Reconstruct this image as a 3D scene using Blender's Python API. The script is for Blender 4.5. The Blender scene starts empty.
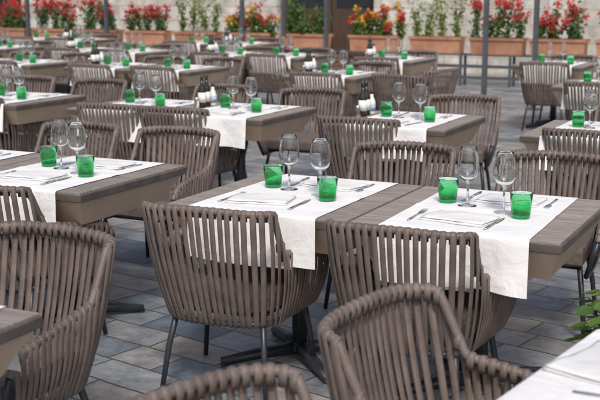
import bpy, math, random
from mathutils import Vector, Matrix
random.seed(7)
R=random.Random(11)
K=1.12; TH=math.radians(26.1); CAMH=1.54; TBL=0.70
def W(u,v,z=0.0):
    u*=K; v*=K
    return Vector((math.cos(TH)*u+math.sin(TH)*v, -math.sin(TH)*u+math.cos(TH)*v, z))
scene=bpy.context.scene
col=scene.collection

# ---------------------------------------------------------------- materials
def newmat(name):
    m=bpy.data.materials.new(name); m.use_nodes=True
    nt=m.node_tree; b=nt.nodes['Principled BSDF']
    return m,nt,b
def N(nt,t,**kw):
    n=nt.nodes.new(t)
    for k,v in kw.items(): setattr(n,k,v)
    return n
def ramp(nt,stops):
    r=N(nt,'ShaderNodeValToRGB')
    el=r.color_ramp.elements
    el[0].position=stops[0][0]; el[0].color=(*stops[0][1],1)
    el[1].position=stops[-1][0]; el[1].color=(*stops[-1][1],1)
    for p,c in stops[1:-1]:
        e=el.new(p); e.color=(*c,1)
    return r
def coords(nt,scale=(1,1,1),rot=(0,0,0),kind='Object'):
    tc=N(nt,'ShaderNodeTexCoord'); mp=N(nt,'ShaderNodeMapping')
    mp.inputs['Scale'].default_value=scale; mp.inputs['Rotation'].default_value=rot
    nt.links.new(tc.outputs[kind],mp.inputs['Vector']); return mp.outputs['Vector']
def noisy(name,c1,c2,scale=20,rough=0.6,bump=0.1,detail=4,sc=(1,1,1),metal=0.0,randv=0.0,bscale=None):
    m,nt,b=newmat(name)
    v=coords(nt,sc)
    n=N(nt,'ShaderNodeTexNoise'); n.inputs['Scale'].default_value=scale; n.inputs['Detail'].default_value=detail
    nt.links.new(v,n.inputs['Vector'])
    r=ramp(nt,[(0.3,c1),(0.7,c2)]); nt.links.new(n.outputs['Fac'],r.inputs['Fac'])
    out=r.outputs['Color']
    if randv>0:
        oi=N(nt,'ShaderNodeObjectInfo'); mr=N(nt,'ShaderNodeMapRange')
        mr.inputs['To Min'].default_value=1-randv; mr.inputs['To Max'].default_value=1+randv
        nt.links.new(oi.outputs['Random'],mr.inputs['Value'])
        h=N(nt,'ShaderNodeHueSaturation'); nt.links.new(mr.outputs['Result'],h.inputs['Value'])
        nt.links.new(out,h.inputs['Color']); out=h.outputs['Color']
    nt.links.new(out,b.inputs['Base Color'])
    b.inputs['Roughness'].default_value=rough; b.inputs['Metallic'].default_value=metal
    if bump>0:
        n2=N(nt,'ShaderNodeTexNoise'); n2.inputs['Scale'].default_value=bscale or scale*4
        nt.links.new(v,n2.inputs['Vector'])
        bp=N(nt,'ShaderNodeBump'); bp.inputs['Strength'].default_value=bump; bp.inputs['Distance'].default_value=0.01
        nt.links.new(n2.outputs['Fac'],bp.inputs['Height']); nt.links.new(bp.outputs['Normal'],b.inputs['Normal'])
    return m
M={}
M['strap']=noisy('strap_weave',(0.105,0.08,0.070),(0.175,0.138,0.122),scale=14,rough=0.5,bump=0.25,randv=0.12,bscale=240)
M['frame']=noisy('charcoal_metal',(0.028,0.032,0.04),(0.045,0.05,0.06),scale=8,rough=0.4,bump=0.0,metal=0.3)
M['seat']=noisy('seat_weave',(0.10,0.078,0.068),(0.16,0.128,0.112),scale=40,rough=0.8,bump=0.3,bscale=300)
M['wood']=noisy('weathered_wood',(0.155,0.13,0.115),(0.35,0.30,0.265),scale=9,rough=0.42,bump=0.25,detail=9,sc=(0.6,9,4),randv=0.12)
M['edge']=noisy('table_edge_dark',(0.06,0.052,0.048),(0.105,0.09,0.083),scale=12,rough=0.5,bump=0.1,sc=(1,1,1))
M['tan']=noisy('tan_board',(0.50,0.37,0.255),(0.60,0.455,0.33),scale=6,rough=0.6,bump=0.05)
M['steel']=noisy('cutlery_steel',(0.55,0.55,0.56),(0.65,0.65,0.66),scale=10,rough=0.18,bump=0,metal=1)
M['terracotta']=noisy('terracotta',(0.30,0.13,0.075),(0.44,0.23,0.14),scale=5,rough=0.8,bump=0.2,randv=0.15)
M['soil']=noisy('soil',(0.03,0.02,0.015),(0.06,0.045,0.03),scale=30,rough=0.95,bump=0.5)
M['stem']=noisy('stem',(0.05,0.08,0.02),(0.10,0.10,0.04),scale=30,rough=0.8,bump=0)
M['railing']=noisy('railing_paint',(0.065,0.075,0.09),(0.10,0.11,0.125),scale=6,rough=0.5,bump=0.05,metal=0.2)
M['slat']=noisy('brown_slats',(0.11,0.065,0.04),(0.19,0.12,0.08),scale=6,rough=0.6,bump=0.1,sc=(1,1,6))
M['door']=noisy('dark_door_wood',(0.05,0.03,0.02),(0.09,0.055,0.035),scale=6,rough=0.5,bump=0.1,sc=(5,1,0.6))
M['darkglass']=noisy('window_glass',(0.02,0.025,0.03),(0.03,0.035,0.04),scale=2,rough=0.08,bump=0)
M['bottle']=noisy('dark_bottle_glass',(0.012,0.014,0.010),(0.02,0.022,0.014),scale=4,rough=0.08,bump=0)
M['label']=noisy('bottle_label',(0.65,0.64,0.60),(0.8,0.8,0.78),scale=35,rough=0.6,bump=0)
M['bluelabel']=noisy('blue_label',(0.05,0.12,0.35),(0.6,0.65,0.75),scale=45,rough=0.5,bump=0)
M['cap']=noisy('cap_plastic',(0.02,0.02,0.02),(0.04,0.04,0.04),scale=4,rough=0.35,bump=0)
def leafmat(name,c1,c2,trans=0.25):
    m,nt,b=newmat(name)
    g=N(nt,'ShaderNodeNewGeometry')
    r=ramp(nt,[(0.0,c1),(1.0,c2)]); nt.links.new(g.outputs['Random Per Island'],r.inputs['Fac'])
    nt.links.new(r.outputs['Color'],b.inputs['Base Color']); b.inputs['Roughness'].default_value=0.5
    t=N(nt,'ShaderNodeBsdfTranslucent'); nt.links.new(r.outputs['Color'],t.inputs['Color'])
    mx=N(nt,'ShaderNodeMixShader'); mx.inputs[0].default_value=trans
    nt.links.new(b.outputs[0],mx.inputs[1]); nt.links.new(t.outputs[0],mx.inputs[2])
    nt.links.new(mx.outputs[0],nt.nodes['Material Output'].inputs['Surface'])
    return m
M['leaf']=leafmat('leaf_green',(0.03,0.09,0.02),(0.12,0.21,0.045))
M['leaf2']=leafmat('leaf_yellowgreen',(0.08,0.17,0.03),(0.26,0.32,0.06))
M['red']=leafmat('petal_red',(0.45,0.010,0.022),(0.75,0.04,0.06))
M['yellow']=leafmat('petal_yellow',(0.75,0.30,0.02),(0.85,0.58,0.06))
# cloth
def cloth(name='white_linen',a=0.74,b_=0.79,wr=0.8):
    m,nt,b=newmat(name)
    v=coords(nt)
    n=N(nt,'ShaderNodeTexNoise'); n.inputs['Scale'].default_value=5; n.inputs['Detail'].default_value=3
    nt.links.new(v,n.inputs['Vector'])
    r=ramp(nt,[(0.3,(a,a,a*1.008)),(0.7,(b_,b_,b_))]); nt.links.new(n.outputs['Fac'],r.inputs['Fac'])
    nt.links.new(r.outputs['Color'],b.inputs['Base Color']); b.inputs['Roughness'].default_value=0.9
    w=N(nt,'ShaderNodeTexNoise'); w.inputs['Scale'].default_value=260; nt.links.new(v,w.inputs['Vector'])
    oi=N(nt,'ShaderNodeObjectInfo')
    n2=N(nt,'ShaderNodeTexNoise',noise_dimensions='4D'); n2.inputs['Scale'].default_value=6; n2.inputs['Detail'].default_value=4; n2.inputs['Distortion'].default_value=0.8; nt.links.new(v,n2.inputs['Vector'])
    mm=N(nt,'ShaderNodeMath',operation='MULTIPLY'); mm.inputs[1].default_value=30; nt.links.new(oi.outputs['Random'],mm.inputs[0]); nt.links.new(mm.outputs[0],n2.inputs['W'])
    b1=N(nt,'ShaderNodeBump'); b1.inputs['Strength'].default_value=0.25; b1.inputs['Distance'].default_value=0.002
    nt.links.new(w.outputs['Fac'],b1.inputs['Height'])
    b2=N(nt,'ShaderNodeBump'); b2.inputs['Strength'].default_value=wr; b2.inputs['Distance'].default_value=0.025
    nt.links.new(n2.outputs['Fac'],b2.inputs['Height']); nt.links.new(b1.outputs['Normal'],b2.inputs['Normal'])
    nt.links.new(b2.outputs['Normal'],b.inputs['Normal'])
    return m
M['cloth']=cloth()
M['napkin']=cloth('napkin_cotton',0.64,0.70,0.6)
def glassmat(name,color,ior=1.45,rough=0.0):
    m,nt,b=newmat(name)
    b.inputs['Base Color'].default_value=(*color,1); b.inputs['Roughness'].default_value=rough
    b.inputs['IOR'].default_value=ior; b.inputs['Transmission Weight'].default_value=1.0
    return m
M['glass']=glassmat('clear_glass',(0.97,0.98,0.98))
def greenglass():
    m,nt,b=newmat('green_tumbler_glass')
    tc=N(nt,'ShaderNodeTexCoord'); sp=N(nt,'ShaderNodeSeparateXYZ'); nt.links.new(tc.outputs['Object'],sp.inputs[0])
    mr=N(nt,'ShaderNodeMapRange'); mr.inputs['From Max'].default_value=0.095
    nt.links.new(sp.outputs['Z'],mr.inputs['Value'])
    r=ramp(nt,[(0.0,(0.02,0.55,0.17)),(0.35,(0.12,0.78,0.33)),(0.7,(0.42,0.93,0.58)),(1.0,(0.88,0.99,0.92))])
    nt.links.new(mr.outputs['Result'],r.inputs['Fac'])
    nt.links.new(r.outputs['Color'],b.inputs['Base Color'])
    b.inputs['Transmission Weight'].default_value=1.0; b.inputs['Roughness'].default_value=0.0; b.inputs['IOR'].default_value=1.45
    t=N(nt,'ShaderNodeBsdfTranslucent'); t.inputs['Color'].default_value=(0.02,0.55,0.16,1)
    mx=N(nt,'ShaderNodeMixShader'); mx.inputs[0].default_value=0.05
    nt.links.new(b.outputs[0],mx.inputs[1]); nt.links.new(t.outputs[0],mx.inputs[2])
    nt.links.new(mx.outputs[0],nt.nodes['Material Output'].inputs['Surface'])
    return m
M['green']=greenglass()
def paving():
    m,nt,b=newmat('stone_paving')
    v0=coords(nt,(1,1,1),(0,0,math.radians(38)))
    dn=N(nt,'ShaderNodeTexNoise'); dn.inputs['Scale'].default_value=2.2; dn.inputs['Detail'].default_value=3
    nt.links.new(v0,dn.inputs['Vector'])
    sv=N(nt,'ShaderNodeVectorMath',operation='SUBTRACT'); sv.inputs[1].default_value=(0.5,0.5,0.5); nt.links.new(dn.outputs['Color'],sv.inputs[0])
    sc_=N(nt,'ShaderNodeVectorMath',operation='SCALE'); sc_.inputs['Scale'].default_value=0.04; nt.links.new(sv.outputs[0],sc_.inputs[0])
    ad=N(nt,'ShaderNodeVectorMath',operation='ADD'); nt.links.new(v0,ad.inputs[0]); nt.links.new(sc_.outputs[0],ad.inputs[1])
    v=ad.outputs[0]
    br=N(nt,'ShaderNodeTexBrick')
    br.offset=0.37; br.squash=0.65; br.squash_frequency=3
    br.inputs['Scale'].default_value=1.0; br.inputs['Brick Width'].default_value=0.40; br.inputs['Row Height'].default_value=0.20
    br.inputs['Mortar Size'].default_value=0.006; br.inputs['Mortar Smooth'].default_value=0.3
    br.inputs['Color1'].default_value=(0,0,0,1); br.inputs['Color2'].default_value=(1,1,1,1); br.inputs['Mortar'].default_value=(0.5,0.5,0.5,1)
    nt.links.new(v,br.inputs['Vector'])
    r=ramp(nt,[(0.0,(0.115,0.15,0.19)),(0.25,(0.235,0.26,0.29)),(0.5,(0.32,0.295,0.27)),(0.75,(0.18,0.22,0.26)),(1.0,(0.38,0.385,0.39))])
    nt.links.new(br.outputs['Color'],r.inputs['Fac'])
    n=N(nt,'ShaderNodeTexNoise'); n.inputs['Scale'].default_value=7; n.inputs['Detail'].default_value=10; n.inputs['Roughness'].default_value=0.74
    nt.links.new(v0,n.inputs['Vector'])
    nr=ramp(nt,[(0.32,(0.45,0.48,0.52)),(0.68,(1.4,1.37,1.32))]); nt.links.new(n.outputs['Fac'],nr.inputs['Fac'])
    mu=N(nt,'ShaderNodeMix',data_type='RGBA',blend_type='MULTIPLY'); mu.inputs['Factor'].default_value=1
    nt.links.new(r.outputs['Color'],mu.inputs['A']); nt.links.new(nr.outputs['Color'],mu.inputs['B'])
    mo=N(nt,'ShaderNodeMix',data_type='RGBA'); nt.links.new(br.outputs['Fac'],mo.inputs['Factor'])
    nt.links.new(mu.outputs['Result'],mo.inputs['A']); mo.inputs['B'].default_value=(0.08,0.08,0.085,1)
    nt.links.new(mo.outputs['Result'],b.inputs['Base Color'])
    rr=N(nt,'ShaderNodeMapRange'); rr.inputs['To Min'].default_value=0.25; rr.inputs['To Max'].default_value=0.55
    nt.links.new(n.outputs['Fac'],rr.inputs['Value']); nt.links.new(rr.outputs['Result'],b.inputs['Roughness'])
    sub=N(nt,'ShaderNodeMath',operation='SUBTRACT'); nt.links.new(n.outputs['Fac'],sub.inputs[0]); nt.links.new(br.outputs['Fac'],sub.inputs[1])
    bp=N(nt,'ShaderNodeBump'); bp.inputs['Strength'].default_value=0.7; bp.inputs['Distance'].default_value=0.010
    nt.links.new(sub.outputs[0],bp.inputs['Height']); nt.links.new(bp.outputs['Normal'],b.inputs['Normal'])
    return m
M['paving']=paving()
def stonewall():
    m,nt,b=newmat('pale_stone_blocks')
    tc=N(nt,'ShaderNodeTexCoord'); sp=N(nt,'ShaderNodeSeparateXYZ'); cb=N(nt,'ShaderNodeCombineXYZ')
    nt.links.new(tc.outputs['Object'],sp.inputs[0]); nt.links.new(sp.outputs['X'],cb.inputs['X']); nt.links.new(sp.outputs['Z'],cb.inputs['Y'])
    br=N(nt,'ShaderNodeTexBrick'); br.inputs['Scale'].default_value=1
    br.inputs['Brick Width'].default_value=0.62; br.inputs['Row Height'].default_value=0.29; br.inputs['Mortar Size'].default_value=0.010
    br.inputs['Color1'].default_value=(0,0,0,1); br.inputs['Color2'].default_value=(1,1,1,1)
    nt.links.new(cb.outputs[0],br.inputs['Vector'])
    r=ramp(nt,[(0,(0.50,0.47,0.43)),(0.5,(0.60,0.57,0.53)),(1,(0.70,0.68,0.65))]); nt.links.new(br.outputs['Color'],r.inputs['Fac'])
    n=N(nt,'ShaderNodeTexNoise'); n.inputs['Scale'].default_value=5; n.inputs['Detail'].default_value=9
    nt.links.new(tc.outputs['Object'],n.inputs['Vector'])
    nr=ramp(nt,[(0.3,(0.62,0.61,0.60)),(0.7,(1.05,1.05,1.05))]); nt.links.new(n.outputs['Fac'],nr.inputs['Fac'])
    mu=N(nt,'ShaderNodeMix',data_type='RGBA',blend_type='MULTIPLY'); mu.inputs['Factor'].default_value=1
    nt.links.new(r.outputs['Color'],mu.inputs['A']); nt.links.new(nr.outputs['Color'],mu.inputs['B'])
    mo=N(nt,'ShaderNodeMix',data_type='RGBA'); nt.links.new(br.outputs['Fac'],mo.inputs['Factor'])
    nt.links.new(mu.outputs['Result'],mo.inputs['A']); mo.inputs['B'].default_value=(0.38,0.35,0.31,1)
    nt.links.new(mo.outputs['Result'],b.inputs['Base Color']); b.inputs['Roughness'].default_value=0.9
    sub=N(nt,'ShaderNodeMath',operation='SUBTRACT'); nt.links.new(n.outputs['Fac'],sub.inputs[0]); nt.links.new(br.outputs['Fac'],sub.inputs[1])
    bp=N(nt,'ShaderNodeBump'); bp.inputs['Strength'].default_value=0.7; bp.inputs['Distance'].default_value=0.03
    nt.links.new(sub.outputs[0],bp.inputs['Height']); nt.links.new(bp.outputs['Normal'],b.inputs['Normal'])
    return m
M['stone']=stonewall()

# ---------------------------------------------------------------- mesh builder
class MB:
    def __init__(s): s.v=[]; s.f=[]; s.mi=[]; s.sm=[]; s.mats=[]
    def mat(s,k):
        if k not in s.mats: s.mats.append(k)
        return s.mats.index(k)
    def add(s,vs,fs,k,smooth=False):
        o=len(s.v); i=s.mat(k)
        s.v+= [tuple(p) for p in vs]
        for f in fs: s.f.append([o+a for a in f]); s.mi.append(i); s.sm.append(smooth)
    def box(s,c,d,k,rz=0,top=None):
        cx,cy,cz=c; x,y,z=d[0]/2,d[1]/2,d[2]/2
        tx,ty=(x,y) if top is None else (top[0]/2,top[1]/2)
        pts=[(-x,-y,-z),(x,-y,-z),(x,y,-z),(-x,y,-z),(-tx,-ty,z),(tx,-ty,z),(tx,ty,z),(-tx,ty,z)]
        ca,sa=math.cos(rz),math.sin(rz)
        pts=[(cx+a*ca-b*sa,cy+a*sa+b*ca,cz+q) for a,b,q in pts]
        s.add(pts,[(0,3,2,1),(4,5,6,7),(0,1,5,4),(1,2,6,5),(2,3,7,6),(3,0,4,7)],k)
    def bbox(s,c,d,k,b=0.004):
        x,y,z=d[0]/2,d[1]/2,d[2]/2; cx,cy,cz=c
        rings=[(-z,b),(-z+b,0),(z-b,0),(z,b)]
        vs=[]
        for zz,i in rings:
            X,Y=x-i,y-i
            vs+=[(cx-X+b,cy-Y,cz+zz),(cx+X-b,cy-Y,cz+zz),(cx+X,cy-Y+b,cz+zz),(cx+X,cy+Y-b,cz+zz),(cx+X-b,cy+Y,cz+zz),(cx-X+b,cy+Y,cz+zz),(cx-X,cy+Y-b,cz+zz),(cx-X,cy-Y+b,cz+zz)]
        fs=[tuple(reversed(range(8))),tuple(range(24,32))]
        for r in range(3):
            for i in range(8):
                j=(i+1)%8; fs.append((r*8+i,r*8+j,r*8+8+j,r*8+8+i))
        s.add(vs,fs,k)
    def tube(s,path,rad,k,n=8,side=None,flat=1.0,smooth=True,cap=True):
        P=[Vector(p) for p in path]; vs=[]; m=len(P)
        prev=None
        for i,p in enumerate(P):
            t=(P[min(i+1,m-1)]-P[max(i-1,0)]).normalized()
            if side is not None: a=Vector(side)
            elif prev is not None: a=prev
            else:
                a=Vector((0,0,1)) if abs(t.z)<0.9 else Vector((1,0,0))
            a=(a-t*a.dot(t)).normalized(); b=t.cross(a); prev=a
            r=rad[i] if isinstance(rad,(list,tuple)) else rad
            for j in range(n):
                g=2*math.pi*j/n
                vs.append(p+a*math.cos(g)*r+b*math.sin(g)*r*flat)
        fs=[]
        for i in range(m-1):
            for j in range(n):
                q=(j+1)%n; fs.append((i*n+j,i*n+q,i*n+n+q,i*n+n+j))
        if cap: fs+= [tuple(reversed(range(n))),tuple(range((m-1)*n,m*n))]
        s.add(vs,fs,k,smooth)
    def lathe(s,prof,k,n=32,c=(0,0,0)):
        vs=[];fs=[]
        for r,z in prof:
            for j in range(n):
                g=2*math.pi*j/n; vs.append((c[0]+r*math.cos(g),c[1]+r*math.sin(g),c[2]+z))
        m=len(prof)
        for i in range(m-1):
            for j in range(n):
                q=(j+1)%n; fs.append((i*n+j,i*n+q,i*n+n+q,i*n+n+j))
        if prof[0][0]>1e-6: fs.append(tuple(reversed(range(n))))
        if prof[-1][0]>1e-6: fs.append(tuple(range((m-1)*n,m*n)))
        s.add(vs,fs,k,True)
    def mesh(s,name):
        me=bpy.data.meshes.new(name); me.from_pydata(s.v,[],s.f)
        for k in s.mats: me.materials.append(M[k])
        me.polygons.foreach_set('material_index',s.mi); me.polygons.foreach_set('use_smooth',s.sm)
        me.update(); return me
def obj(name,me,loc=(0,0,0),rz=0,parent=None):
    o=bpy.data.objects.new(name,me); o.location=loc; o.rotation_euler=(0,0,rz)
    col.objects.link(o)
    if parent: o.parent=parent
    return o

# ---------------------------------------------------------------- chair
def sgn(x): return -1 if x<0 else 1
def chair_meshes():
    def plan(wx,wf,yf,yb,ymid,n):
        pts=[]
        for i in range(20):
            t=i/20; pts.append((wf+(wx-wf)*(t**1.3), yf+(ymid-yf)*t))
        for i in range(61):
            a=math.pi*i/60
            c,s_=math.cos(a),math.sin(a)
            pts.append((wx*sgn(c)*abs(c)**(2/n), ymid-(ymid-yb)*abs(s_)**(2/n)))
        for i in range(19,-1,-1):
            t=i/20; pts.append((-(wf+(wx-wf)*(t**1.3)), yf+(ymid-yf)*t))
        return pts
    def resamp(pts,cnt):
        L=[0]
        for a,b in zip(pts,pts[1:]): L.append(L[-1]+math.hypot(b[0]-a[0],b[1]-a[1]))
        out=[];j=0
        for i in range(cnt):
            t=L[-1]*i/(cnt-1)
            while j<len(L)-2 and L[j+1]<t: j+=1
            f=(t-L[j])/max(1e-9,L[j+1]-L[j]); f=min(max(f,0),1)
            out.append((pts[j][0]+(pts[j+1][0]-pts[j][0])*f,pts[j][1]+(pts[j+1][1]-pts[j][1])*f))
        return out
    n=320
    top=resamp(plan(0.258,0.292,0.24,-0.28,-0.14,3.6),n)
    bot=resamp(plan(0.225,0.245,0.22,-0.215,-0.06,2.8),n)
    def ht(i):
        t=abs(i/(n-1)-0.5)*2   # 0 back centre, 1 arm tip
        a=0.395; b=0.475
        s_=min(max((t-a)/(b-a),0),1); s_=s_*s_*(3-2*s_)
        z=0.750-0.012*(min(t,a)/a)**2
        arm=0.568-0.058*max(0,(t-b)/(1-b))
        z=z+(arm-z)*s_
        if t>0.90: z-= ((t-0.90)/0.10)**2*0.05
        return z,s_
    T=[];B=[]
    for i in range(n):
        z,s_=ht(i); lean=0.045*(1-s_)
        T.append(Vector((top[i][0],top[i][1]-lean,z)))
        B.append(Vector((bot[i][0],bot[i][1],0.30)))
    back=MB()
    back.tube(T,0.0135,'strap',n=8)
    back.tube(B,0.011,'frame',n=8)
    for q in (0,n-1):
        back.tube([T[q],(T[q]+B[q])/2+Vector((0,0.012,0)),B[q]],0.011,'frame',n=8)
    ns=49
    for i in range(ns):
        q=int(round(4+(n-9)*i/(ns-1)))
        t0,b0=T[q],B[q]
        tan=(T[min(q+2,n-1)]-T[max(q-2,0)]); tan.z=0; tan.normalize()
        outw=Vector((tan.y,-tan.x,0))
        if outw.dot(Vector((t0.x,t0.y+0.05,0)))<0: outw=-outw
        path=[t0-outw*0.011+Vector((0,0,-0.03)), t0-outw*0.0135+Vector((0,0,-0.004)), t0-outw*0.008+Vector((0,0,0.0115)), t0+outw*0.004+Vector((0,0,0.0134)), t0+outw*0.0135+Vector((0,0,0.002))]
        m=7
        for j in range(1,m):
            f=j/m; p=(t0+outw*0.0125).lerp(b0+outw*0.012,f)+outw*0.014*math.sin(math.pi*f)
            path.append(p)
        path+= [b0+outw*0.012, b0+Vector((0,0,-0.013)), b0-outw*0.012+Vector((0,0,0.004))]
        w=0.0107*(1+0.07*R.uniform(-1,1))
        back.tube(path,w,'strap',n=8,side=tan,flat=0.34)
    me_back=back.mesh('woven_back')
    seat=MB()
    prof=resamp(plan(0.212,0.225,0.21,-0.20,-0.06,2.8),40)
    vs=[];fs=[]
    for zz,sc in ((0.335,0.97),(0.345,1.0),(0.395,1.0),(0.412,0.975),(0.418,0.93)):
        for x,y in prof: vs.append((x*sc,y*sc,zz))
    c=len(prof)
    for r in range(4):
        for i in range(c):
            j=(i+1)%c; fs.append((r*c+i,r*c+j,r*c+c+j,r*c+c+i))
    fs+= [tuple(reversed(range(c))),tuple(range(4*c,5*c))]
    seat.add(vs,fs,'seat',False)
    me_seat=seat.mesh('seat')
    legs=MB()
    for sx in (-1,1):
        legs.tube([(sx*0.205,0.175,0.345),(sx*0.23,0.20,0.18),(sx*0.25,0.22,0.0)],[0.013,0.012,0.010],'frame',n=10)
        legs.tube([(sx*0.175,-0.15,0.345),(sx*0.20,-0.195,0.18),(sx*0.22,-0.225,0.0)],[0.013,0.012,0.010],'frame',n=10)
        legs.tube([(sx*0.202,0.17,0.325),(sx*0.177,-0.155,0.325)],0.010,'frame')
    legs.tube([(-0.202,0.17,0.325),(0.202,0.17,0.325)],0.010,'frame')
    legs.tube([(-0.177,-0.155,0.325),(0.177,-0.155,0.325)],0.010,'frame')
    me_legs=legs.mesh('legs')
    return me_back,me_seat,me_legs
CH=chair_meshes()
def chair(u,v,ang=0.0,world=None):
    """(u,v) = position of the middle of the backrest's top rail; ang deg added to table heading"""
    rz=-TH+math.radians(ang)
    p=world if world is not None else W(u,v)
    f=Vector((-math.sin(rz),math.cos(rz),0))
    p=Vector((p[0],p[1],0))+f*0.33
    e=bpy.data.objects.new('woven_armchair',None); e.location=p; e.rotation_euler=(0,0,rz); e.empty_display_size=0.2
    col.objects.link(e)
    for nm,me in zip(('woven_back','seat','legs'),CH): obj(nm,me,parent=e)
    return e

# ---------------------------------------------------------------- table
TW=0.70*K; TD=0.74*K
def table_meshes():
    top=MB(); top.bbox((0,0,TBL-0.022),(TW,TD,0.032),'edge',0.003)
    np_=6; pw=(TW-0.012)/np_
    for i in range(np_):
        top.bbox((-TW/2+0.006+pw*(i+0.5),0,TBL-0.003),(pw-0.003,TD-0.010,0.010),'wood',0.0015)
    ap=MB()
    ap.box((0,0,TBL-0.038-0.058),(TW-0.13,TD-0.20,0.116),'tan',top=(TW-0.03,TD-0.03))
    ped=MB()
    ped.tube([(0,0,0.02),(0,0,TBL-0.155)],0.032,'frame',n=16)
    ped.lathe([(0.045,0.03),(0.05,0.045),(0.036,0.07)],'frame',n=20)
    for a in range(4):
        g=math.pi/4+a*math.pi/2
        c,s_=math.cos(g),math.sin(g)
        ped.tube([(0.02*c,0.02*s_,0.045),(0.18*c,0.18*s_,0.036),(0.34*c,0.34*s_,0.018)],[0.028,0.024,0.018],'frame',n=10,side=(0,0,1),flat=1.2)
        ped.lathe([(0.016,0),(0.018,0.006),(0.014,0.014)],'cap',n=12,c=(0.33*c,0.33*s_,0))
    ped.box((0,0,TBL-0.160),(0.30,0.30,0.008),'frame')
    return top.mesh('table_top'),ap.mesh('underside'),ped.mesh('pedestal')
TM=table_meshes()
def runner_mesh(seed,width=0.49*K,drop=0.185):
    r=random.Random(seed); mb=MB()
    rr=0.012; prof=[]
    yb=TD/2+0.004; zt=TBL+0.0045
    def down(sign):
        pts=[]
        n=12
        for i in range(n,0,-1): pts.append((sign*(yb+0.003),zt-rr-drop*i/n,i/n))
        for i in range(0,4):
            a=math.pi/2*i/3; pts.append((sign*(yb+0.003-rr+rr*math.cos(a)),zt-rr+rr*math.sin(a),0))
        return pts
    A=down(-1); Bk=list(reversed(down(1)))
    mid=[(-yb+rr+(2*yb-2*rr)*i/24,zt,0) for i in range(1,24)]
    prof=A+mid+Bk
    nx=28; vs=[];fs=[]
    ph=r.uniform(0,6); ph2=r.uniform(0,6); sk=r.uniform(-0.02,0.02)
    for y,z,h in prof:
        s_=-1 if y<0 else 1
        for i in range(nx+1):
            t=i/nx; x=(t-0.5)*width+sk*y
            off=(0.014*math.sin(t*8+ph)+0.007*math.sin(t*17+ph2))*h+0.018*h
            zz=z
            if h==0 and abs(y)<yb-rr: zz+=0.0012*abs(math.sin(t*5+y*6+ph))+ (0.0025 if abs(y)<0.004 else 0)
            vs.append((x*(1+0.02*h),y+s_*off,zz+ (0.006*math.sin(t*4+ph)*h)))
    m=len(prof)
    for a in range(m-1):
        for i in range(nx):
            q=a*(nx+1)+i; fs.append((q,q+1,q+nx+2,q+nx+1))
    mb.add(vs,fs,'cloth',True); return mb.mesh('runner')
RUN=[runner_mesh(i) for i in range(6)]
RUNW=runner_mesh(9,width=0.66*K)
def wine():
    mb=MB()
    o=[(0.0,0.0),(0.036,0.0),(0.037,0.002),(0.030,0.004),(0.010,0.007),(0.005,0.013),(0.0042,0.05),(0.0042,0.085),(0.007,0.094),(0.020,0.102),(0.034,0.116),(0.0415,0.135),(0.0435,0.152),(0.041,0.18),(0.0355,0.21),(0.032,0.228),
       (0.0312,0.229),(0.0305,0.228),(0.034,0.21),(0.0395,0.18),(0.042,0.152),(0.040,0.136),(0.0325,0.118),(0.019,0.105),(0.006,0.099),(0.0,0.098)]
    mb.lathe(o,'glass',n=36); return mb.mesh('wine_glass')
def tumbler():
    mb=MB()
    o=[(0.0,0.0),(0.031,0.0),(0.034,0.003),(0.0365,0.03),(0.0395,0.06),(0.042,0.092),(0.0415,0.094),(0.0402,0.092),(0.037,0.06),(0.034,0.03),(0.0315,0.016),(0.028,0.013),(0.0,0.012)]
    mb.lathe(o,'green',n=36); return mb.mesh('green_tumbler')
WG=wine(); GT=tumbler()
def napkin():
    mb=MB(); nx=12; ny=16; w=0.16; l=0.25
    for layer,(dz,ins,sh) in enumerate(((0.0,0.0,0),(0.0075,0.005,0.004))):
        vs=[];fs=[]
        for s_ in (0,1):
            for a in range(ny+1):
                for i in range(nx+1):
                    x=(i/nx-0.5)*(w-ins*2)+sh; y=(a/ny-0.5)*(l-ins*2)-sh
                    e=min(i,nx-i,a,ny-a)
                    zz=dz+(0.0068 if s_ else 0.0)
                    if s_ and e==0: zz-=0.003
                    if s_: zz+=0.0022*math.sin(x*34+y*20)+0.001*math.sin(y*70)
                    vs.append((x+0.003*math.sin(y*30+layer),y,zz))
        c=(nx+1)*(ny+1)
        for a in range(ny):
            for i in range(nx):
                q=a*(nx+1)+i
                fs.append((q,q+nx+1,q+nx+2,q+1)); fs.append((c+q,c+q+1,c+q+nx+2,c+q+nx+1))
        rim=[i for i in range(nx+1)]+[a*(nx+1)+nx for a in range(1,ny+1)]+[ny*(nx+1)+i for i in range(nx-1,-1,-1)]+[a*(nx+1) for a in range(ny-1,0,-1)]
        for i in range(len(rim)):
            p,q=rim[i],rim[(i+1)%len(rim)]; fs.append((p,q,c+q,c+p))
        mb.add(vs,fs,'napkin',True)
    return mb.mesh('folded_napkin')
def fork():
    mb=MB()
    mb.tube([(0,-0.10,0.002),(0,-0.06,0.0025),(0,0.0,0.005),(0,0.035,0.006)],[0.0055,0.006,0.0025,0.003],'steel',n=8,side=(1,0,0),flat=0.35)
    mb.tube([(0,0.033,0.006),(0,0.045,0.004),(0,0.058,0.003)],[0.004,0.0115,0.012],'steel',n=8,side=(1,0,0),flat=0.13)
    for i in range(4):
        x=-0.009+0.006*i
        mb.tube([(x,0.056,0.003),(x,0.08,0.003),(x,0.10,0.007)],[0.0018,0.0018,0.0011],'steel',n=6)
    return mb.mesh('fork')
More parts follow.
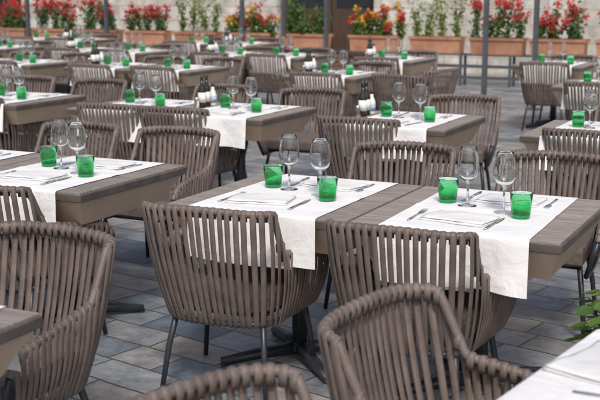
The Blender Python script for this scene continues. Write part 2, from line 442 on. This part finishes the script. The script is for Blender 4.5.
def knife():
    mb=MB()
    mb.tube([(0,-0.115,0.003),(0,-0.06,0.0035),(0,-0.01,0.003)],[0.006,0.007,0.0045],'steel',n=8,side=(1,0,0),flat=0.5)
    mb.tube([(0,-0.012,0.003),(0.001,0.01,0.0028),(0.002,0.07,0.0025),(0.004,0.108,0.0022)],[0.004,0.009,0.0095,0.002],'steel',n=8,side=(1,0,0),flat=0.12)
    return mb.mesh('knife')
NP=napkin(); FK=fork(); KN=knife()
def bottle(kind):
    mb=MB()
    if kind==0:
        mb.lathe([(0,0),(0.026,0),(0.028,0.004),(0.028,0.12),(0.024,0.14),(0.012,0.165),(0.011,0.20)],'bottle',n=24)
        mb.lathe([(0.0285,0.035),(0.0286,0.105)],'label',n=24); mb.lathe([(0.0125,0.195),(0.0125,0.222),(0.008,0.226),(0.004,0.245)],'cap',n=16)
    else:
        mb.lathe([(0,0),(0.024,0),(0.026,0.004),(0.026,0.08),(0.020,0.10),(0.012,0.115),(0.011,0.14)],'label',n=24)
        mb.lathe([(0.0265,0.02),(0.0266,0.07)],'bluelabel',n=24); mb.lathe([(0.0125,0.135),(0.0125,0.16),(0.004,0.165)],'cap',n=16)
    return mb.mesh('bottle')
BT=[bottle(0),bottle(1)]
def shaker():
    mb=MB(); mb.lathe([(0,0),(0.018,0),(0.019,0.003),(0.016,0.05),(0.015,0.055)],'glass',n=20)
    mb.lathe([(0.0155,0.054),(0.016,0.058),(0.015,0.07),(0.008,0.076),(0,0.077)],'steel',n=20); return mb.mesh('salt_shaker')
SH=shaker()
def table(u0,v0,near=True,far=True,nd=None,fd=None,rot=None,center=None,stuff=True,bottles=False,cu=0.0,cf=0.0,glasses=True,run=None):
    rz=-TH if rot is None else rot
    c=W(u0+0.35,v0+0.37) if center is None else Vector(center)
    e=bpy.data.objects.new('restaurant_table',None); e.location=c; e.rotation_euler=(0,0,rz); col.objects.link(e)
    for nm,me in zip(('table_top','underside','pedestal'),TM): obj(nm,me,parent=e)
    obj('table_runner',run or R.choice(RUN),loc=c,rz=rz)
    mt=Matrix.Translation(c)@Matrix.Rotation(rz,4,'Z')
    def put(name,me,x,y,z=0,a=0):
        obj(name,me,loc=mt@Vector((x,y,z)),rz=rz+a)
    zt=TBL+0.0065
    if stuff:
        for s_ in (1,-1):
            j=lambda q: R.uniform(-q,q)
            put('folded_napkin',NP,s_*(-0.05+j(.02)),s_*(-0.20+j(.015)),zt,math.pi/2+j(0.25))
            put('fork',FK,s_*(-0.205+j(.01)),s_*(-0.215+j(.01)),zt,(0 if s_>0 else math.pi)+j(0.15))
            put('knife',KN,s_*(0.115+j(.01)),s_*(-0.22+j(.01)),zt,(0 if s_>0 else math.pi)+j(0.15))
            if glasses:
                put('green_tumbler',GT,s_*(0.155*K+j(.012)),s_*(-0.075*K+j(.012)),zt,j(3))
                put('wine_glass',WG,s_*(0.072*K+j(.012)),s_*(-0.03*K-0.02+j(.012)+ (0.05 if s_>0 else 0.0)),zt,j(3))
    if bottles:
        put('oil_bottle',BT[0],-TW/2+0.05,0.12,TBL+0.004); put('vinegar_bottle',BT[1],-TW/2+0.06,0.19,TBL+0.004)
        put('oil_bottle',BT[0],-TW/2+0.055,0.05,TBL+0.004); put('salt_shaker',SH,-TW/2+0.04,0.0,TBL+0.004)
    nd=-0.20 if nd is None else nd; fd=0.74+0.72 if fd is None else fd
    if near: chair(u0+0.35+cu,v0+nd,R.uniform(-5,5))
    if far: chair(u0+0.35+cf,v0+fd,180+R.uniform(-8,8))

# row 1 (nearest full row)
table(-2.10,3.20,nd=-0.235,fd=1.50,cu=-0.07)
table(-1.40,3.20,nd=-0.235,fd=1.50,cu=-0.105)
table(-3.18,3.22,nd=-0.22,fd=1.50,cf=-0.12)
table(-3.88,3.22)
table(-0.30,3.20); table(0.40,3.20)
# row 2
for u,b,cu in ((-3.66,True,-0.25),(-4.36,False,0.0),(-2.56,True,-0.15),(-1.46,False,0.0),(-0.76,False,0),(-5.46,False,0),(-6.16,True,0)):
    table(u,5.55,nd=-0.08,bottles=b,cu=cu)
# row 3
for u,b in ((-4.32,True),(-5.95,False),(-6.65,True),(-7.75,False),(-8.45,True),(-2.0,False),(-1.3,False)):
    table(u,8.45,nd=-0.15,bottles=b,fd=1.3)
for u,b in ((-4.62,True),(-5.9,False),(-6.6,True),(-7.9,False),(-8.6,True),(-9.9,False),(-10.6,False),(-2.9,False)):
    table(u,10.6,bottles=b,fd=1.15)
for u,b in ((-8.3,False),(-7.6,True),(-10.3,True),(-11.0,False),(-12.6,False)):
    table(u,12.7,bottles=b,fd=1.1)
# chairs waiting by the aisle
chair(-3.05,9.15,75); chair(-3.25,8.35,-8); chair(-1.75,12.3,180)
# row 0 left
table(-2.33,1.22,near=False,fd=1.34,cf=-0.05)
# row 0 right, turned
az=math.radians(35)
vd=Vector((math.sin(az),math.cos(az),0)); ud=Vector((math.cos(az),-math.sin(az),0))
cl=Vector((0.65*K,2.33*K,0))+vd*0.05
table(0,0,near=False,far=False,rot=-az-math.pi/2,center=cl+ud*(TD/2)-vd*(TW/2),run=RUNW,stuff=False)
obj('folded_napkin',NP,loc=(0.68,2.36,TBL+0.0065),rz=-az-0.15)
obj('fork',FK,loc=(0.66,2.14,TBL+0.0065),rz=-az-1.45)
def chair_w(x,y,facing_deg):
    rz=-math.radians(facing_deg)
    chair(0,0,math.degrees(rz+TH),world=Vector((x*K,y*K,0)))
chair_w(0.135,2.41,124)
chair_w(-0.225,1.86,134)

# ---------------------------------------------------------------- ground
g=MB(); g.add([(-70,-50,0),(70,-50,0),(70,90,0),(-70,90,0)],[(0,1,2,3)],'paving'); obj('ground',g.mesh('ground'))

# ---------------------------------------------------------------- planters, railing
def plant_mesh(kind,seed,w=0.84):
    r=random.Random(seed); mb=MB()
    def quad(p,size,k):
        d=Vector((r.gauss(0,1),r.gauss(0,1),r.gauss(0,0.7))).normalized()
        e=d.cross(Vector((r.gauss(0,1),r.gauss(0,1),r.gauss(0,1)))).normalized()
        a=size*r.uniform(0.7,1.3); b=a*0.55
        mb.add([p-d*a*0.5,p+e*b*0.5,p+d*a*0.5+Vector((0,0,-a*0.1)),p-e*b*0.5],[(0,1,2,3)],k)
    nb={'tall':4,'red':5,'mix':7,'green':6}[kind]
    for c in range(nb):
        cx=(c+0.5)/nb*w-w/2+r.uniform(-0.05,0.05); cy=r.uniform(-0.07,0.07)
        H=r.uniform(0.30,0.62) if kind!='tall' else r.uniform(0.55,0.85)
        if kind=='mix': H*=0.85
        for s_ in range(6):
            a=r.uniform(0,6.28); l=r.uniform(0.05,0.17)
            tip=Vector((cx+math.cos(a)*l,cy+math.sin(a)*l,H*r.uniform(0.55,1.05)))
            mid=Vector((cx+math.cos(a)*l*0.3,cy+math.sin(a)*l*0.3,tip.z*0.5))
            mb.tube([(cx,cy,0),mid,tip],[0.005,0.004,0.002],'stem',n=5)
            for q in range(36):
                f=r.uniform(0.08,1)
                p=(Vector((cx,cy,0)).lerp(mid,f*2) if f<0.5 else mid.lerp(tip,f*2-1))
                p=p+Vector((r.gauss(0,0.035),r.gauss(0,0.035),r.gauss(0,0.025)))
                quad(p,0.062,'leaf2' if kind=='tall' or (kind=='mix' and r.random()<.4) else 'leaf')
            if kind in('red','mix') and r.random()<0.85:
                k='red' if kind=='red' or r.random()<0.55 else 'yellow'
                for q in range(26):
                    quad(tip+Vector((r.gauss(0,0.034),r.gauss(0,0.034),r.gauss(0,0.030))),0.050,k)
    return mb.mesh('plant')
PM={k:[plant_mesh(k,i*7+len(k)) for i in range(4)] for k in ('red','mix','tall','green')}
def planter_mesh():
    mb=MB(); L=0.86;D=0.26;Hh=0.26;t=0.02
    mb.box((0,-D/2+t/2,Hh/2),(L-0.06,t,Hh),'terracotta',top=(L,t))
    mb.box((0,D/2-t/2,Hh/2),(L-0.06,t,Hh),'terracotta',top=(L,t))
    mb.box((-L/2+0.025,0,Hh/2),(t,D-2*t,Hh),'terracotta'); mb.box((L/2-0.025,0,Hh/2),(t,D-2*t,Hh),'terracotta')
    mb.box((0,0,0.012),(L-0.08,D-2*t-0.004,0.02),'terracotta')
    mb.box((0,0,Hh-0.05),(L-0.075,D-2*t-0.004,0.02),'soil')
    mb.box((0,-D/2-0.006,Hh-0.02),(L+0.03,0.03,0.045),'terracotta'); mb.box((0,D/2+0.006,Hh-0.02),(L+0.03,0.03,0.045),'terracotta')
    return mb.mesh('planter')
PL=planter_mesh()
PV=15.2
seq=[(-16.0,'red'),(-15.0,'green'),(-14.0,'red'),(-13.05,'red'),(-12.1,'red'),(-11.15,'red'),(-10.2,'red'),(-9.25,'tall'),(-8.3,'mix'),(-7.35,'green'),(-6.2,'mix'),(-5.25,'tall'),(-4.35,'red'),(-3.5,'red'),(-2.6,'red'),(-1.6,'tall'),(-0.6,'mix')]
for u,k in seq:
    p=W(u,PV,0.50)
    obj('flower_planter',PL,loc=p,rz=-TH)
    o=obj('flowering_plant' if k in('red','mix') else 'leafy_plant',R.choice(PM[k]),loc=p+Vector((0,0,0.2)),rz=-TH+R.choice([0,math.pi]))
    o.scale=(1,1,R.uniform(0.95,1.25))
rb=MB(); L0=-17*K; L1=1.5*K
for z,h in ((0.485,0.025),(0.30,0.03),(0.12,0.03)):
    for y in (-0.12,0.12):
        rb.box(((L0+L1)/2,y,z),(L1-L0,0.03,h),'railing')
x=L0
while x<L1:
    rb.box((x,-0.12,0.235),(0.04,0.034,0.47),'railing'); rb.box((x,0.12,0.235),(0.04,0.034,0.47),'railing'); rb.box((x,0,0.485),(0.04,0.208,0.02),'railing'); x+=0.8
for (a,b) in ((-15.5,-13),(-10.8,-8.4),(-8.0,-6.6)):
    z=0.15
    while z<0.46:
        rb.box(((a+b)/2*K,-0.15,z),((b-a)*K,0.018,0.05),'slat'); z+=0.065
obj('planter_railing',rb.mesh('railing'),loc=W(0,PV,0),rz=-TH)
def post():
    mb=MB(); mb.box((0,0,1.6),(0.06,0.06,3.2),'railing'); mb.box((0,0,0.01),(0.16,0.16,0.02),'railing'); mb.box((0,0,3.22),(0.10,0.10,0.04),'railing'); return mb.mesh('post')
PO=post()
for uu,vv in ((-12.3,14.75),(-10.7,14.75),(-8.2,14.75),(-7.5,14.75),(-6.8,14.75),(-3.70,12.4),(-3.12,12.4)): obj('awning_post',PO,loc=W(uu,vv),rz=-TH)

# ---------------------------------------------------------------- building
def building():
    e=bpy.data.objects.new('stone_building',None); e.location=W(0,17.2); e.rotation_euler=(0,0,-TH); col.objects.link(e)
    mb=MB(); X0,X1=-30.0,14.0; Hh=9.0; D=0.5
    ops=[(-22,-20.6,2.5,0),(-17.6,-16.2,2.6,0),(-13.3,-12.2,2.7,1.6),(-9.9,-7.9,2.7,0),(-5.4,-4.2,2.8,1.6),(-1.6,-0.2,2.6,0),(3,4.4,2.6,0),(8,9.4,2.5,0)]
    x=X0
    for a,b,h,s_ in ops:
        mb.box(((x+a)/2,D/2,Hh/2),(a-x,D,Hh),'stone')
        mb.box(((a+b)/2,D/2+0.003,(h+Hh)/2),(b-a,D-0.006,Hh-h),'stone')
        if s_>0: mb.box(((a+b)/2,D/2+0.003,s_/2),(b-a,D-0.006,s_),'stone')
        x=b
    mb.box(((x+X1)/2,D/2,Hh/2),(X1-x,D,Hh),'stone')
    mb.box(((X0+X1)/2,D/2-0.05,Hh+0.1),(X1-X0+0.2,D+0.3,0.2),'stone')
    mb.box(((X0+X1)/2,D+4,Hh/2),(X1-X0,7.9,Hh-0.01),'stone')
    obj('walls',mb.mesh('walls'),parent=e)
    d=MB()
    for a,b,h,s_ in ops:
        w=b-a
        if s_==0:
            for q in (0,1):
                cx=a+w*(0.25+0.5*q)
                d.box((cx,0.32,h/2),(w/2-0.02,0.05,h-0.02),'door')
                d.box((cx,0.285,h*0.68),(w/2-0.22,0.014,h*0.5),'darkglass'); d.box((cx,0.285,h*0.2),(w/2-0.22,0.02,h*0.22),'door')
        else:
            d.box((a+w/2,0.3,(h+s_)/2),(w-0.02,0.02,h-s_-0.02),'darkglass')
            d.box((a+w/2,0.27,(h+s_)/2),(0.05,0.04,h-s_-0.04),'door'); d.box((a+w/2,-0.04,s_-0.04),(w+0.2,0.14,0.075),'stone')
        z0=s_ if s_>0 else 0
        d.box((a-0.09,-0.012,(h+z0)/2),(0.17,0.03,h-z0),'stone'); d.box((b+0.09,-0.012,(h+z0)/2),(0.17,0.03,h-z0),'stone')
    obj('doors_and_windows',d.mesh('doors'),parent=e)
    u_=MB()
    x=X0+1.5
    while x<X1-1:
        u_.box((x,-0.005,5.6),(1.0,0.02,1.6),'darkglass'); u_.box((x-0.55,-0.02,5.6),(0.1,0.05,1.7),'stone'); u_.box((x+0.55,-0.02,5.6),(0.1,0.05,1.7),'stone')
        u_.box((x,-0.05,4.72),(1.3,0.14,0.1),'stone'); u_.box((x,-0.02,5.6),(0.05,0.03,1.6),'door'); x+=3.1
    obj('upper_windows',u_.mesh('upper'),parent=e)
building()

# potted plant on the right
def potted():
    e=bpy.data.objects.new('potted_plant',None); e.location=(1.16,3.75,0); col.objects.link(e)
    mb=MB(); mb.lathe([(0,0),(0.09,0),(0.12,0.17),(0.13,0.18),(0.13,0.2),(0.115,0.2),(0.11,0.17),(0,0.17)],'terracotta',n=28); obj('pot',mb.mesh('pot'),parent=e)
    lb=MB(); r=random.Random(5)
    for i in range(70):
        a=r.uniform(0,6.28); l=r.uniform(0.05,0.2); z=0.2+r.uniform(0.05,0.28)
        tip=Vector((math.cos(a)*l,math.sin(a)*l,z))
        lb.tube([(0,0,0.17),(tip.x*.4,tip.y*.4,0.17+(z-.17)*.7),tip],[0.004,0.003,0.002],'stem',n=5)
        d=Vector((math.cos(a),math.sin(a),-0.3)).normalized(); s_=Vector((-d.y,d.x,r.uniform(-.3,.3))).normalized(); n_=d.cross(s_)
        L=r.uniform(0.06,0.10); w=L*0.38
        ps=[tip,tip+d*L*.3+s_*w,tip+d*L*.7+s_*w*.8,tip+d*L,tip+d*L*.7-s_*w*.8,tip+d*L*.3-s_*w,tip+d*L*.35-n_*0.008,tip+d*L*.7-n_*0.008]
        lb.add(ps,[(0,1,6),(1,2,7,6),(2,3,7),(3,4,7),(4,5,6,7),(5,0,6)],'leaf2' if r.random()<0.25 else 'leaf',True)
    obj('foliage',lb.mesh('foliage'),parent=e)
potted()

# ---------------------------------------------------------------- light
w=bpy.data.worlds.new('World'); scene.world=w; w.use_nodes=True
nt=w.node_tree; bg=nt.nodes['Background']
sky=nt.nodes.new('ShaderNodeTexSky'); sky.sky_type='NISHITA'; sky.sun_disc=False
EL=math.radians(50); AZ=math.radians(178)
sky.sun_elevation=EL; sky.sun_rotation=AZ; sky.air_density=1.0; sky.dust_density=4.0
nt.links.new(sky.outputs[0],bg.inputs['Color']); bg.inputs['Strength'].default_value=0.15
sl=bpy.data.lights.new('sun','SUN'); sl.energy=2.2; sl.angle=math.radians(12); sl.color=(1.0,0.94,0.86)
so=bpy.data.objects.new('sun',sl); col.objects.link(so)
sd=Vector((math.sin(AZ)*math.cos(EL),math.cos(AZ)*math.cos(EL),math.sin(EL)))
so.rotation_euler=sd.to_track_quat('Z','Y').to_euler(); so.location=sd*20

# ---------------------------------------------------------------- camera
cd=bpy.data.cameras.new('camera'); cam=bpy.data.objects.new('camera',cd); col.objects.link(cam)
cam.location=(0,0,CAMH); cam.rotation_euler=(math.radians(90-10.96),0,0)
cd.lens=66; cd.sensor_width=36; cd.clip_end=300; cd.clip_start=0.05
cd.dof.use_dof=True; cd.dof.focus_distance=4.4; cd.dof.aperture_fstop=5.0
scene.camera=cam
scene.view_settings.view_transform='Standard'; scene.view_settings.look='None'; scene.view_settings.exposure=0
